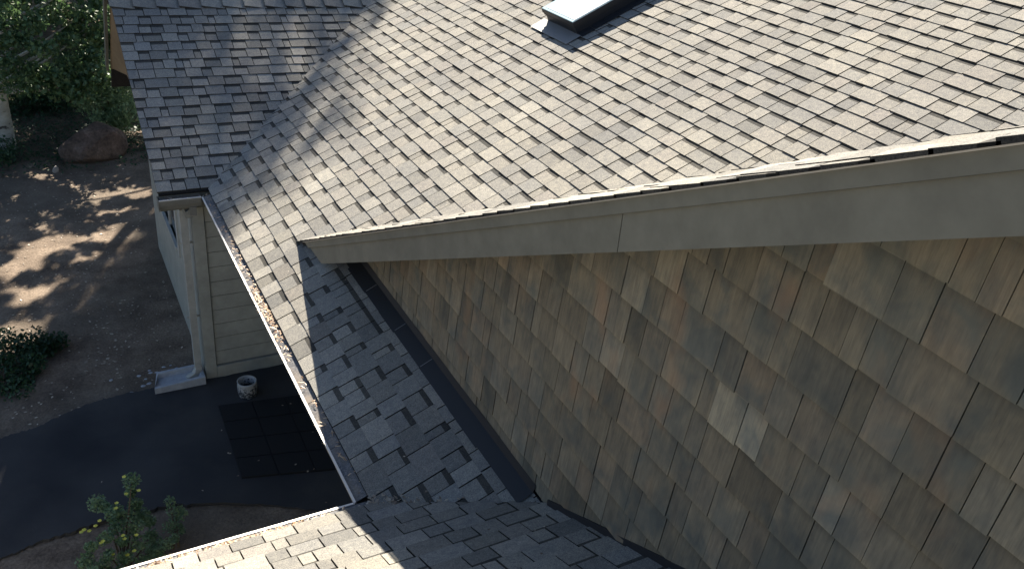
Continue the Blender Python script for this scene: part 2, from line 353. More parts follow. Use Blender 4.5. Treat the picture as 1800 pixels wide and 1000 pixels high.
# ------------------------------------------------------------ shingled upper wall
zb = z1(xw) + H
fw = lambda u, v, h: (xw - h, u, v)
k5w = kf + H - .03
wall = MB().prism([(xw + .001, -1.2, z2(-1.2) + H - .1), (xw + .001, 5.9, z2(-1.2) + H - 3.5), (xw + .001, 5.9, k5w - t5 * 5.9), (xw + .001, -1.2, k5w + t5 * 1.2)], (.1, 0, 0)).build('upper_wall', M['deck'], house)
w_reg = [(0, -1, -(zb + .022)), (-t2, -1, -(zg + t2 * yg + H + .02)), (t5, 1, k5w)]
row0 = -.904 + H - .1775 * 14
nlight = [(1.58, 10, 1.55, .95), (1.42, 10, 1.75, .97), (1.1, 9.0, 1.0, .5)]
rowz = lambda z: round((z + H - row0) / .1775)
spec = [(1.585, rowz(-1.79), 1.3, 1.0), (1.415, rowz(-1.79), 1.5, .98), (1.1, rowz(-1.79), 1.3, .97), (2.3, rowz(-1.97), 1.25, .6), (2.15, rowz(-1.62), 1.2, .6), (1.25, rowz(-1.44), .7, 0.7)]
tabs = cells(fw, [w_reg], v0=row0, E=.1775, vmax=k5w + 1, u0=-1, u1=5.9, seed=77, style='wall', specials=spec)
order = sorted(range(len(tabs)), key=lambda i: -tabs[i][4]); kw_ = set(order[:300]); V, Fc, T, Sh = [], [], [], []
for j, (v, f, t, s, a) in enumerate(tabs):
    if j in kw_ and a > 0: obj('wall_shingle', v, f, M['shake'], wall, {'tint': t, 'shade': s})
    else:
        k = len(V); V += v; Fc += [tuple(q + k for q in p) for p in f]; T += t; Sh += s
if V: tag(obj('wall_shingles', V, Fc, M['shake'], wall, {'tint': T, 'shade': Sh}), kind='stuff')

# ------------------------------------------------------------ rake boards of the gable roof
def rake_poly(y0, y1, d0, d1, x, k=kf):
    return [(x, y0, k - t5 * y0 - d0 + H), (x, y1, k - t5 * y1 - d0 + H), (x, y1, k - t5 * y1 - d1 + H), (x, y0, k - t5 * y0 - d1 + H)]
MB().prism([(xr, -1.3, kf + t5 * 1.3 - .056 + H), (xr, 2.006, kf - t5 * 2.006 - .056 + H), (xr, 2.0, kf - t5 * 2.0 - .2 + H), (xr, -1.3, kf + t5 * 1.3 - .2 + H)], (.035, 0, 0)).build('rake_board', M['trim'], house)
MB().prism([(xr + .002, 2.013, kf - t5 * 2.013 - .056 + H), (xr + .002, 5.66, kf - t5 * 5.66 - .056 + H), (xr + .002, 5.37, kf - t5 * 5.37 - .2 + H), (xr + .002, 2.007, kf - t5 * 2.007 - .2 + H)], (.035, 0, 0)).build('rake_board', M['trim'], house)
MB().prism([(xr - .011, -1.3, kf + t5 * 1.3 + H), (xr - .011, 5.77, kf - t5 * 5.77 + H), (xr - .011, 5.66, kf - t5 * 5.66 - .055 + H), (xr - .011, -1.3, kf + t5 * 1.3 - .055 + H)], (.045, 0, 0)).build('rake_trim', M['trim'], house)
MB().prism([(xr + .036, -1.2, kf + t5 * 1.2 - .18 + H), (xr + .036, 5.4, kf - t5 * 5.4 - .18 + H), (xw, 5.4, kf - t5 * 5.4 - .18 + H), (xw, -1.2, kf + t5 * 1.2 - .18 + H)], (0, 0, .02)).build('rake_soffit', M['trim'], house)

MB().prism([(xr - .017, -1.3, kf + .004 + t5 * 1.3 + H), (xr - .017, 5.8, kf + .004 - t5 * 5.8 + H), (xr - .017, 5.8, kf - .001 - t5 * 5.8 + H), (xr - .017, -1.3, kf - .001 + t5 * 1.3 + H)], (.05, 0, 0)).build('drip_edge', M['lip'], house)
# step flashing between main roof and upper wall
ys = [2.62, 3.08, 3.43, 3.87, 4.30, 4.56, 4.84, 5.2, 5.6]
for i in range(len(ys) - 1):
    a, b = ys[i], ys[i + 1] + .012; hx = .104 + random.uniform(-.008, .008); h = .0215 + .0015 * (i % 2)
    P = lambda x, y, hh: (x - t1 * c1 * hh, y, z1(x) + c1 * hh + H)
    v = [P(xw - hx, a, h), P(xw - hx, b, h + .001), P(xw - .016, b, h + .001), P(xw - .016, a, h), P(xw - hx, a, h - .003), P(xw - hx, b, h - .002), (xw - .014, a, zb + .06), (xw - .014, b, zb + .06)]
    o = obj('step_flashing', v, [(0, 1, 2, 3), (0, 4, 5, 1), (3, 2, 7, 6)], M['dark'], house)
    if i in (2, 3, 5): MB().prism([P(xw - hx + .01, b - .006, h + .003), P(xw - .02, b - .004, h + .003), P(xw - .02, b, h + .003), P(xw - hx + .01, b - .001, h + .003)], (0, 0, .0015)).build('flashing_edge', M['apron'], o)
P = lambda y, hh: (y, z2(y) + c2 * hh + H)
MB().prism([(xw - .018, 2.5, z2(2.5) + H), (xw - .018, -.8, z2(-.8) + H), (xw - .018, -.8, z2(-.8) + H + .05), (xw - .018, 2.5, z2(2.5) + H + .05)], (.012, 0, 0)).build('wall_gap_strip', M['dark'], house)  # black strip stands in for the shaded gap where near roof meets wall

# ------------------------------------------------------------ gutters
prof = [(0, 0), (0, -.018), (.006, -.03), (.012, -.055), (.03, -.085), (.036, -.1), (.114, -.1), (.114, .004)]
inn = [(.111, .004), (.111, -.097), (.038, -.097), (.033, -.083), (.015, -.054), (.009, -.03), (.003, -.018), (.003, 0)]
def gutter(p0, p1, into, z, label):
    p0, p1, into = Vector(p0), Vector(p1), Vector(into); loop = prof + inn; n = len(loop); L = (p1 - p0).length; seg = max(2, int(L / .4)); mb = MB(); v = []
    for i in range(seg + 1):
        q = p0.lerp(p1, i / seg); wob = random.uniform(-.0025, .0025) if 0 < i < seg else 0
        v += [(q.x + into.x * (a + wob), q.y + into.y * (a + wob), z + b) for a, b in loop]
    f = [(i * n + j, i * n + (j + 1) % n, (i + 1) * n + (j + 1) % n, (i + 1) * n + j) for i in range(seg) for j in range(n)] + [tuple(range(n)), tuple(reversed(range(seg * n, seg * n + n)))]
    g = obj('gutter', v, f, M['gutter'], house); g['label'] = label
    mb = MB(); d = (p1 - p0).normalized()
    mb.prism([(*(p0 + into * -.004).xy, z + .001), (*(p0 + into * .009).xy, z + .001), (*(p0 + into * .009).xy, z + .008), (*(p0 + into * -.004).xy, z + .008)], d * L).build('gutter_lip', M['lip'], g)
    return g
gutter((xg, yg, 0), (xg, y4 - .006, 0), (1, 0, 0), zg + H, 'long taupe gutter with bright lip beside the narrow courtyard')
gutter((-4, yg, 0), (xg, yg, 0), (0, -1, 0), zg + H - .002, 'gutter along the nearest roof edge')
gutter((xl - .015, y4, 0), (xg - .006, y4, 0), (0, 1, 0), zg + H + .001, 'short gutter under the wing roof')
MB().box(xg + .116, xg + .14, 2.9, 7.7, zg - .16 + H, zg + .0 + H).build('fascia_board', M['trim'], house)
MB().box(-4, 1.4, yg - .14, yg - .116, zg - .16 + H, zg + .0 + H).build('fascia_board', M['trim'], house)
MB().box(xl, 1.4, y4 + .116, y4 + .14, zg - .15 + H, zg + .02 + H).build('fascia_board', M['trim'], house)
MB().box(xl - .02, xl - .0155, y4 + .0, y4 + .116, zg - .1 + H, zg + .005 + H).build('gutter_end_cap', M['gutter'], house)
MB().box(1.2, xg + .115, yg - .114, yg - .001, zg - .098 + H, zg - .05 + H).build('gutter_corner', M['gutter'], house)
def guardn(t, b):
    n = N(t); a = n.noise(70, 4, rough=.8); l = n.noise(7, 4)
    c = n.ramp(a, [(.32, (.055, .056, .062)), (.5, (.12, .12, .125)), (.7, (.25, .24, .235))]); c = n.mix(c, (.3, .24, .18), n.remap(l, .52, .72, 0, .55))
    t.links.new(c, b.inputs['Base Color']); n.bump(a, b, .8, .006)
M['guard'] = mat('gutter_guard_mesh', (.12, .12, .12), .9, guardn)
gut = [o for o in bpy.data.objects if o.name.split('.')[0] == 'gutter']
gy_ = [yg + .004, 3.72, 4.18, 4.86, 5.45, 6.2, 6.9, y4 + .0]
for a_, b_ in zip(gy_, gy_[1:]):
    d_ = random.uniform(-.003, .004)
    MB().prism([(xg + .009, a_ + .003, zg + H + .002 + d_), (xg + .1, a_ + .003, z1(xg + .1) + H - .012), (xg + .1, b_ - .003, z1(xg + .1) + H - .012), (xg + .009, b_ - .003, zg + H + .002 + d_ * .3)], (0, 0, -.004)).build('gutter_guard', M['guard'], gut[0])
gx_ = [-2.5, -1.6, -.9, -.25, .36, .9, xg + .1]
for a_, b_ in zip(gx_, gx_[1:]):
    MB().prism([(a_ + .003, yg - .009, zg + H), (b_ - .003, yg - .009, zg + H), (b_ - .003, yg - .105, z2(yg - .105) + H - .012), (a_ + .003, yg - .105, z2(yg - .105) + H - .012)], (0, 0, -.004)).build('gutter_guard', M['guard'], gut[1])
# rake board of the wing roof and panel beyond the ridge
MB().prism([(xl + .012, y4 + .1, z4(y4 + .1) + H - .035), (xl + .012, yridge, z4(yridge) + H - .035), (xl + .012, yridge, z4(yridge) + H - .2), (xl + .012, y4 + .1, z4(y4 + .1) + H - .15)], (.03, 0, 0)).build('wing_rake_board', M['trim'], house)
MB().prism([(.74, 9.95, 3.5), (.74, 11.0, 2.42), (.74, 11.05, 2.5), (.74, 10.0, 3.58)], (.03, 0, 0)).build('rear_rake_board', M['trim'], house)
MB().prism([(.79, 9.9, 3.46), (.79, 11.0, 2.44), (1.14, 11.0, 2.44), (1.14, 9.9, 2.5)], (0, 0, .02)).build('rear_soffit', M['tan'], house)
MB().prism([(.93, 9.4, 2.46), (.93, 11.0, 2.46), (.93, 11.0, 2.7), (.93, 9.95, 3.36), (.93, 9.4, 3.1)], (.14, 0, 0)).build('gable_panel', M['tan'], house)

# ------------------------------------------------------------ wing walls
xc, yc = 1.09, 7.767
# front wall: siding boards; gaps onto a near-black backing draw the lap shadow lines
MB().box(xc + .03, 2.4, yc + .02, yc + .1, 0, 2.3).build('wing_front_wall', M['deck'], house)
zz = .165; i = 0
wf = None
while zz < 2.2:
    MB().prism([(xc + .118, yc + .0, zz + .004), (2.35, yc + .0, zz + .004), (2.35, yc + .008, zz + .1625), (xc + .118, yc + .008, zz + .1625)], (0, .005, 0)).build('siding_board', M['siding'], house); zz += .168
MB().box(xc, xc + .11, yc - .016, yc + .02, .0, 2.28).build('corner_board', M['siding'], house)
MB().box(xc + .112, 2.36, yc - .022, yc + .02, .0, .155).build('base_board', M['siding'], house)
# left wall with window
lw = MB()
wy0, wy1, wz0, wz1 = 8.9, 10.25, 1.03, 1.9
gz = lambda y: min(z4(y), z4(yridge) - .9 * max(0, y - yridge)) + H - .12
lw.prism([(xc, yc + .02, 0), (xc, wy0, 0), (xc, wy0, gz(wy0)), (xc, yc + .02, gz(yc))], (.12, 0, 0))
lw.prism([(xc, wy0, 0), (xc, wy1, 0), (xc, wy1, wz0), (xc, wy0, wz0)], (.12, 0, 0))
lw.prism([(xc, wy0, wz1), (xc, wy1, wz1), (xc, wy1, gz(wy1)), (xc, yridge, gz(yridge)), (xc, wy0, gz(wy0))], (.12, 0, 0))
lw.prism([(xc, wy1, 0), (xc, 11.0, 0), (xc, 11.0, gz(11.0)), (xc, wy1, gz(wy1))], (.12, 0, 0))
lwo = lw.build('wing_side_wall', M['siding'], house)
win = MB().box(xc - .018, xc + .05, wy0 - .1, wy0, wz0 - .08, wz1 + .08).box(xc - .018, xc + .05, wy1, wy1 + .09, wz0 - .08, wz1 + .08).box(xc - .018, xc + .05, wy0, wy1, wz1, wz1 + .08).build('window', M['frame'], house)
MB().box(xc - .035, xc + .05, wy0, wy1, wz0 - .035, wz0).build('sill', M['frame'], win)
MB().box(xc - .004, xc + .04, wy0 + .6, wy0 + .64, wz0, wz1).build('mullion', M['frame'], win)
for a, b in ((wy0, wy0 + .6), (wy0 + .64, wy1)): MB().box(xc + .012, xc + .018, a, b, wz0, wz1).build('pane', M['glass'], win)
# unseen walls put in under the eaves to block light, floor slab
MB().box(2.12, 2.22, 2.3, 7.7, 0, 2.55).build('porch_wall', M['siding'], house)
MB().box(-4, 2.1, 2.5, 2.6, 0, 2.3).build('porch_wall', M['siding'], house)
MB().box(2.3, 8.5, 11.0, 11.1, 0, 3.2).build('rear_wall', M['siding'], house)

# downspout
dn = MB().tube([(1.022, 7.815, 2.07), (1.022, 7.815, .19)], .046, 4, square=True, sx=1.05, sy=.9).build('downspout', M['frame'], house)
MB().tube([(1.075, 7.53, zg - .1 + H), (1.075, 7.53, zg - .17 + H), (1.05, 7.6, zg - .22 + H), (1.024, 7.78, 2.09), (1.022, 7.815, 2.0)], .046, 4, square=True).build('elbow', M['gutter'], dn)
MB().tube([(1.022, 7.815, .2), (1.02, 7.81, .13), (.98, 7.78, .085), (.9, 7.745, .065)], [.045, .045, .045, .043], 4, square=True).build('elbow', M['frame'], dn)
for z in (.75, 1.6): MB().box(.968, 1.092, 7.845, 7.85, z, z + .025).build('strap', M['frame'], dn)

# skylight on the main roof
def PR(x, y, h): return (x - t1 * c1 * h, y, z1(x) + c1 * h + H)
def rbox(x0, x1, y0, y1, h0, h1):
    mb = MB(); return mb.add([PR(x0, y0, h0), PR(x1, y0, h0), PR(x1, y1, h0), PR(x0, y1, h0), PR(x0, y0, h1), PR(x1, y0, h1), PR(x1, y1, h1), PR(x0, y1, h1)],
                            [(0, 3, 2, 1), (4, 5, 6, 7), (0, 1, 5, 4), (1, 2, 6, 5), (2, 3, 7, 6), (3, 0, 4, 7)])
sx0, sx1, sy0, sy1 = 4.425, 5.55, 6.575, 7.145
sk = rbox(sx0 + .02, sx1 - .02, sy0 + .02, sy1 - .02, 0, .085).build('skylight', M['metal_dark'], house)
rbox(sx0 + .008, sx1, sy0 + .008, sy1 - .008, .086, .109).build('curb_seal', M['dark'], sk)
for a in ((sx0, sx0 + .05, sy0, sy1), (sx1 - .05, sx1, sy0, sy1), (sx0 + .051, sx1 - .051, sy0, sy0 + .03), (sx0 + .051, sx1 - .051, sy1 - .03, sy1)):
    rbox(*a, .11, .145).build('sash', M['metal_dark'], sk)
rbox(sx0 + .004, sx1 - .004, sy0 + .004, sy1 - .004, .146, .156).build('glazing', M['skyedge'], sk)
rbox(sx0 + .03, sx1 - .03, sy0 + .012, sy1 - .045, .1565, .159).build('pane', M['skyglass'], sk)
rbox(sx0 - .13, sx0 + .02, sy0 - .05, sy1 + .05, .0205, .0225).build('apron_flashing', M['apron'], sk)
for i in range(8): rbox(sx0 + .02 + i * .135, sx0 + .15 + i * .135, sy0 - .075, sy0 + .02, .019, .021 + .001 * (i % 2)).build('side_flashing', M['metal_dark'], sk)

# ------------------------------------------------------------ litter in gutters and valleys
def flake(mb, p, s, tilt=.9):
    a = random.random() * 6.28; u = Vector((math.cos(a), math.sin(a), random.uniform(-tilt, tilt) * .5)) * s; v = Vector((-math.sin(a), math.cos(a), random.uniform(-tilt, tilt) * .5)) * s * random.uniform(.45, .8); p = Vector(p)
    mb.add([p - u, p - v * .8 + u * .1, p + u, p + v], [(0, 1, 2, 3)])
def needle(mb, p, L, wd=.0032):
    a = random.random() * 6.28; d = Vector((math.cos(a), math.sin(a), random.uniform(-.12, .16))) * L; s = Vector((-math.sin(a), math.cos(a), 0)) * wd; p = Vector(p); m = p + d * .5 + Vector((0, 0, random.uniform(0, .01)))
    mb.add([p - s, p + s, m + s, m - s, p + d], [(0, 1, 2, 3), (3, 2, 4)])
def soil_strip(x0, x1, y0, y1, z, along):
    n = 60; mb = MB(); v = []
    for i in range(n + 1):
        for j in range(5):
            a, b = i / n, j / 4; x = x0 + (x1 - x0) * (b if along == 'y' else a); y = y0 + (y1 - y0) * (a if along == 'y' else b); v.append((x, y, z + random.uniform(-.007, .007)))
    mb.add(v, [(i * 5 + j, i * 5 + j + 1, i * 5 + j + 6, i * 5 + j + 5) for i in range(n) for j in range(4)]); return mb
def soilm(t, b):
    n = N(t); a = n.noise(45, 5, rough=.75); l = n.noise(3, 3)
    c = n.ramp(a, [(.3, (.09, .088, .09)), (.5, (.2, .19, .185)), (.7, (.36, .33, .3))]); c = n.mix(c, (.3, .2, .12), n.remap(l, .5, .66, 0, .55))
    t.links.new(c, b.inputs['Base Color']); n.bump(a, b, .8, .01)
M['silt'] = mat('gutter_silt', (.13, .12, .11), .95, soilm)
args = (xl, xg - .0, y4 + .008, y4 + .108)
tag(soil_strip(*args, zg + H - .012, 'x').build('gutter_silt', M['silt'], loc=(args[0], args[2], zg + H - .012)), 'dark silt inside the short gutter under the wing roof', 'silt', kind='stuff')
mb = MB(); mn = MB()
for _ in range(210):
    y = random.choice([random.uniform(yg, y4), random.gauss(5.6, .25), random.gauss(6.9, .3)]);
    if not yg < y < y4: continue
    flake(mb, (xg + random.uniform(.012, .11), y, zg + H - random.uniform(-.0, .018)), random.uniform(.004, .015))
for _ in range(330):
    y = random.choice([random.uniform(yg + .1, y4), random.gauss(5.5, .3), random.gauss(5.2, .2)]); needle(mn, (xg + random.uniform(.015, .1), min(max(y, yg), y4), zg + H + .03), random.uniform(.02, .06))
for _ in range(260): flake(mb, (random.uniform(-1, 1.25), yg - random.uniform(.025, .11), zg + H + random.uniform(.01, .035)), random.uniform(.004, .013))
for _ in range(480):
    x = random.choice([random.uniform(-1, 1.1), random.gauss(.75, .1), random.gauss(.45, .12), random.gauss(.2, .1)]); q_ = random.uniform(.035, .115); needle(mn, (x, yg - q_, zg + H + .004 + q_ * .36), random.uniform(.015, .04))
for _ in range(180):   # inside corner pile and valley line
    s = abs(random.gauss(0, .12)); flake(mb, (xg + .06 + s + random.gauss(0, .02), v2(xg + .06 + s) + random.gauss(0, .03), max(z1(xg + .06 + s), zg) + H + .016), random.uniform(.005, .016))
for x, s in ((1.50, .012), (1.51, .01), (1.53, .014), (1.58, .013), (1.6, .013), (1.42, .008)): flake(mb, (x, v2(x) + random.uniform(.0, .03), z1(x) + H + .024), s, .3)
for _ in range(60): flake(mb, (xl + random.uniform(0, .42), y4 + random.uniform(.02, .11), zg + H - .01), random.uniform(.005, .014))
for _ in range(26):
    x = random.uniform(1.25, 1.85); y = random.uniform(2.9, 5.6); flake(mb, (x, y, z1(x) + H + .024), random.uniform(.003, .008), .3)
for _ in range(14):
    x = random.uniform(.2, 1.8); y = random.uniform(1.7, v2(max(x, xg))); flake(mb, (x, y, z2(y) + H + .024), random.uniform(.003, .008), .3)
tag(mb.build('fallen_leaves', M['litter'], loc=(xg, 5, 2.2)), 'small dry leaf scraps lying in the gutters and the roof valley', 'leaf litter', kind='stuff')
tag(mn.build('pine_needles', M['needle'], loc=(xg, 4, 2.2)), 'pale tan dry needles scattered along both gutters', 'needles', kind='stuff')

# ------------------------------------------------------------ ground
n = 120; gx = np.linspace(-9, 9, n); gy = np.linspace(3, 30, n)
def gh(x, y):
    a = .018 * math.sin(x * 2.1 + y * .7) + .014 * math.sin(y * 1.9 - x * 1.3) + .008 * math.sin(5 * x + 3 * y); return a * .5 - .006
v = [(x, y, gh(x, y)) for y in gy for x in gx]; f = [(j * n + i, j * n + i + 1, (j + 1) * n + i + 1, (j + 1) * n + i) for j in range(n - 1) for i in range(n - 1)]
tag(obj('ground', v, f, M['dirt'], None, smooth=True), kind='structure')
tag(MB().prism([(-80, -60, -.09), (80, -60, -.09), (80, 100, -.09), (-80, 100, -.09)], (0, 0, -.3)).build('outer_ground', M['dirt']), kind='structure')
edge = [D(-60, 792), D(0, 773), D(60, 755), D(120, 727), D(180, 704), D(230, 692), D(270, 684), D(330, 684)]
low = [D(-60, 1015), D(0, 985), D(63, 957), D(140, 932), D(210, 908), D(300, 890), D(420, 885), D(560, 900)]
pl = [(p.x, p.y) for p in edge] + [(1.0, 7.74), (2.1, 7.74), (2.1, 5.2)] + [(p.x, p.y) for p in reversed(low)]
pl2 = []
for i in range(len(pl)):
    a, b = pl[i], pl[(i + 1) % len(pl)]
    for k in range(12): pl2.append((a[0] + (b[0] - a[0]) * k / 12 + random.uniform(-.012, .012), a[1] + (b[1] - a[1]) * k / 12 + random.uniform(-.014, .014)))
tag(MB().prism([(x, y, .02) for x, y in pl2], (0, 0, -.09)).build('driveway', M['asphalt']), kind='structure')
# rubber paver mat on the porch
mat_o = empty('rubber_mat', (1.5, 6.5, .02), 'black square tiled rubber mat on the asphalt under the long gutter', 'mat')
c00, c10, c01, c11 = Vector((1.10, 7.24, 0)), Vector((2.08, 7.1, 0)), Vector((1.08, 6.1, 0)), Vector((2.05, 5.86, 0))
MB().prism([(c00.x, c00.y, .021), (c10.x, c10.y, .021), (c11.x, c11.y, .021), (c01.x, c01.y, .021)], (0, 0, .006)).build('base', M['rubber'], mat_o)
def bil(a, b): return c00.lerp(c10, a).lerp(c01.lerp(c11, a), b)
for i in range(3):
    for j in range(4):
        g = .004; q = [bil(i / 3 + g, j / 4 + g), bil((i + 1) / 3 - g, j / 4 + g), bil((i + 1) / 3 - g, (j + 1) / 4 - g), bil(i / 3 + g, (j + 1) / 4 - g)]
        MB().prism([(p.x, p.y, .027) for p in q], (0, 0, .005 + random.uniform(0, .004))).build('tile', M['rubber'], mat_o)
# splash block
sb = MB(); x0, x1, ya, yb = .56, 1.065, 7.66, 7.93
o = [(x0 + .05, yb), (x0, ya), (x1, ya + .02), (x1, yb - .02)]
top = .085
v = [(x0 + .06, yb, .0), (x0, ya, .0), (x1, ya, .0), (x1, yb, .0), (x0 + .06, yb, top), (x0, ya, top * .8), (x1, ya, top + .01), (x1, yb, top + .01),
     (x0 + .07, yb - .035, top), (x0 + .01, ya + .035, top * .8), (x1 - .035, ya + .035, top + .01), (x1 - .035, yb - .035, top + .01),
     (x0 + .06, yb - .05, .03), (x0 + .01, ya + .06, .03), (x1 - .06, ya + .06, .05), (x1 - .06, yb - .06, .05)]
f = [(1, 2, 6, 5), (2, 3, 7, 6), (3, 0, 4, 7), (0, 1, 5, 4), (5, 6, 10, 9), (6, 7, 11, 10), (7, 4, 8, 11), (9, 10, 14, 13), (10, 11, 15, 14), (11, 8, 12, 15), (12, 13, 14, 15), (4, 5, 9, 8), (8, 9, 13, 12)]
so_ = sb.add([(a, b, c + .018) for a, b, c in v], f).build('splash_block', M['concrete'], loc=(.8, 7.8, .02)); tag(so_, 'pale concrete splash block under the downspout at the wing corner', 'splash block')
# speckled pot
pot = empty('plant_pot', (1.42, 7.33, .02), 'dark speckled glazed pot with white rim near the siding wall', 'pot')
mb = MB(); ringz = [(.085, .02), (.097, .06), (.1, .12), (.098, .18), (.1, .2), (.088, .2), (.086, .1)]; sg = 24
vv = [(1.42 + r * math.cos(6.2832 * k / sg), 7.33 + r * math.sin(6.2832 * k / sg), z) for r, z in ringz for k in range(sg)]
ff = [(i * sg + k, i * sg + (k + 1) % sg, (i + 1) * sg + (k + 1) % sg, (i + 1) * sg + k) for i in range(len(ringz) - 1) for k in range(sg)]
mb.add(vv, ff).build('body', M['pot'], pot, smooth=True)
MB().add([(1.42 + .085 * math.cos(6.2832 * k / sg), 7.33 + .085 * math.sin(6.2832 * k / sg), .1) for k in range(sg)], [tuple(range(sg))]).build('soil', M['deck'], pot)
# boulder and stones
def rock(name, c, r, seed, m, sub=3, sq=(1, 1, 1)):
    bm = bmesh.new(); bmesh.ops.create_icosphere(bm, subdivisions=sub, radius=1); rr = random.Random(seed); pl = []
    for _ in range(9):
        d = Vector((rr.gauss(0, 1), rr.gauss(0, 1), rr.gauss(0, 1))).normalized(); pl.append((d, rr.uniform(.62, .92)))
    for q in bm.verts:
        p = q.co.copy()
        for d, k in pl:
            e = p.dot(d)
            if e > k: p -= d * (e - k) * .85
        p *= 1 + .05 * math.sin(7 * p.x + seed) * math.cos(6 * p.y + 2 * p.z)
        q.co = Vector((p.x * sq[0], p.y * sq[1], p.z * sq[2])) * r
    me = bpy.data.meshes.new(name); bm.to_mesh(me); bm.free(); me.materials.append(m); o = bpy.data.objects.new(name, me); C.objects.link(o); o.location = c; return o
b1 = D(162, 290); tag(rock('boulder', (b1.x + .08, b1.y + .4, .16), .54, 4, M['rock'], 4, (1, .85, .72)), 'large reddish brown boulder in the shade beyond the wing roof', 'boulder')
b2 = D(98, 302); tag(rock('stone', (b2.x, b2.y, .03), .075, 9, M['rockpale'], 2, (.7, .7, 1)), 'small pale upright stone left of the big boulder', 'stone')
k = 0
for (u, v_, s) in ((245, 661, .03), (262, 652, .028), (276, 655, .032), (288, 646, .03), (310, 648, .028), (322, 652, .038), (337, 645, .045), (330, 650, .03), (262, 675, .035), (252, 679, .03), (280, 664, .026), (265, 656, .03), (300, 643, .025), (342, 652, .03), (256, 667, .025), (231, 690, .022), (195, 668, .022)):
    p = D(u, v_); tag(rock('pale_stone', (p.x, p.y, .0), s, 20 + k, M['concrete'], 2, (1, .8, .5)), *({0: ('small pale stone at the left end of the cluster above the splash block', 'stone', 'small pale stones near the splash block'), 6: ('largest pale stone, right behind the downspout foot', 'stone', 'small pale stones near the splash block'), 15: ('lone pale stone on the soil edge left of the splash block', 'stone', 'small pale stones near the splash block'), 16: ('pale stone farthest left from the splash block, near the driveway edge', 'stone', 'small pale stones near the splash block')}.get(k, ('small pale stone on the soil beside the splash block', 'stone', 'small pale stones near the splash block')))); k += 1

# leaf scraps on soil and asphalt
mb = MB()
for _ in range(900):
    x = random.uniform(-1.5, 1.0); y = random.uniform(7.3, 14); flake(mb, (x, y, gh(x, y) + .008), random.uniform(.008, .022), .4)
for _ in range(120):
    p = D(random.uniform(150, 345), random.gauss(600, 60)); flake(mb, (p.x, p.y, .0), random.uniform(.01, .028), .4)
for (u, v_) in ((357, 868), (552, 830), (566, 785), (550, 765), (511, 715), (497, 718), (520, 822), (455, 815), (405, 803), (390, 762), (419, 842), (573, 889), (541, 834), (180, 853), (402, 802)):
    p = D(u, v_); flake(mb, (p.x, p.y, .045), .013, .2)
tag(mb.build('ground_litter', M['litter'], loc=(0, 9, 0)), 'dry leaves scattered over the soil and asphalt below the house', 'leaf litter', kind='stuff')

# ------------------------------------------------------------ vegetation
def leaves(centers, radii, count, size, m, name, parent=None, seed=1, flat=.6, loc=None):
    r = np.random.default_rng(seed); c = np.asarray(centers); k = r.integers(0, len(c), count); rad = np.asarray(radii)[k][:, None]
    d = r.normal(size=(count, 3)); d /= np.linalg.norm(d, axis=1)[:, None]; p = c[k] + d * rad * (r.random((count, 1)) ** .45) * np.array([1, 1, flat])
    a = r.normal(size=(count, 3)); a /= np.linalg.norm(a, axis=1)[:, None]; up = r.normal(size=(count, 3)) * .7 + np.array([0, 0, .9]); b = np.cross(up, a); b /= np.linalg.norm(b, axis=1)[:, None]
    s = size * r.uniform(.6, 1.25, (count, 1)); V = np.empty((count, 4, 3)); V[:, 0] = p - a * s; V[:, 1] = p - b * s * .62; V[:, 2] = p + a * s; V[:, 3] = p + b * s * .62
    ct = r.random(len(c))[k] * .5 + r.random(count) * .5
    idx = np.arange(count * 4).reshape(-1, 4).tolist()
    return obj(name, V.reshape(-1, 3), idx, m, parent, {'tint': ct}, loc=loc)
def inpoly(a, b, P):
    s = False
    for i in range(len(P)):
        (x1, y1), (x2, y2) = P[i], P[i - 1]
        if (y1 > b) != (y2 > b) and a < (x2 - x1) * (b - y1) / (y2 - y1) + x1: s = not s
    return s
def tree(loc, label, P=None, ncl=80, n=9000, size=.07, r=.5, seed=1, m='aspen', trunk=.15, h=7, y=(15, 17.5), extra=None, cover=(-1e9, 0), cover2=(1e9, 0), band=None, name='aspen_tree'):
    R = random.Random(seed); t = empty(name, loc, label, 'tree', None); cs = []; small = []
    while P and len(cs) < ncl:
        a = R.uniform(-3, 9); b = R.uniform(-5, 9)
        if not inpoly(a, b, P) or (a - 3.6) ** 2 + (b - 3.0) ** 2 < .16: continue
        if b < cover[0] and R.random() > cover[1]: continue
        if b > cover2[0] and a > 3.6 and R.random() > cover2[1]: continue
        if band and band[0] < b < band[1] and R.random() > band[2]: continue
        small.append(b > cover2[0] and a > 3.6)
        yy = R.uniform(*y); cs.append((a - .48 * (16 - yy), yy, b + H - .926 * (16 - yy)))
    if extra: cs += extra
    for _ in range(ncl // 40 if cover2[0] < 100 else 0):
        a = R.uniform(6.2, 7.15); b = R.uniform(3.2, 5.6) ; yy = R.uniform(*y)
        if a + .55 * b > 9.2: continue
        cs.append((a - .48 * (16 - yy), yy, b + H - .926 * (16 - yy))); small.append(True)
    tb = MB(); pts = [(loc[0], loc[1], -.1), (loc[0] + .04, loc[1], h * .25), (loc[0] - .05, loc[1] + .05, h * .6), (loc[0] + .05, loc[1], h)]
    tb.tube(pts, [trunk * 1.15, trunk * .9, trunk * .6, trunk * .2], 10).build('trunk', M['bark'], t, True)
    for c in R.sample(cs, min(len(cs), 26)):
        z = min(max(c[2] - .9, .9), h * .9); MB().tube([(loc[0], loc[1], z), ((loc[0] + c[0]) / 2, (loc[1] + c[1]) / 2, (z + c[2]) / 2 - .05), c], [trunk * .22, trunk * .12, .006], 5).build('branch', M['bark'], t)
    leaves(cs, [r * R.uniform(.6, 1.2) * (1.6 if i < len(small) and small[i] else 1) for i, _ in enumerate(cs)], n, size, M[m], 'crown', t, seed); return t
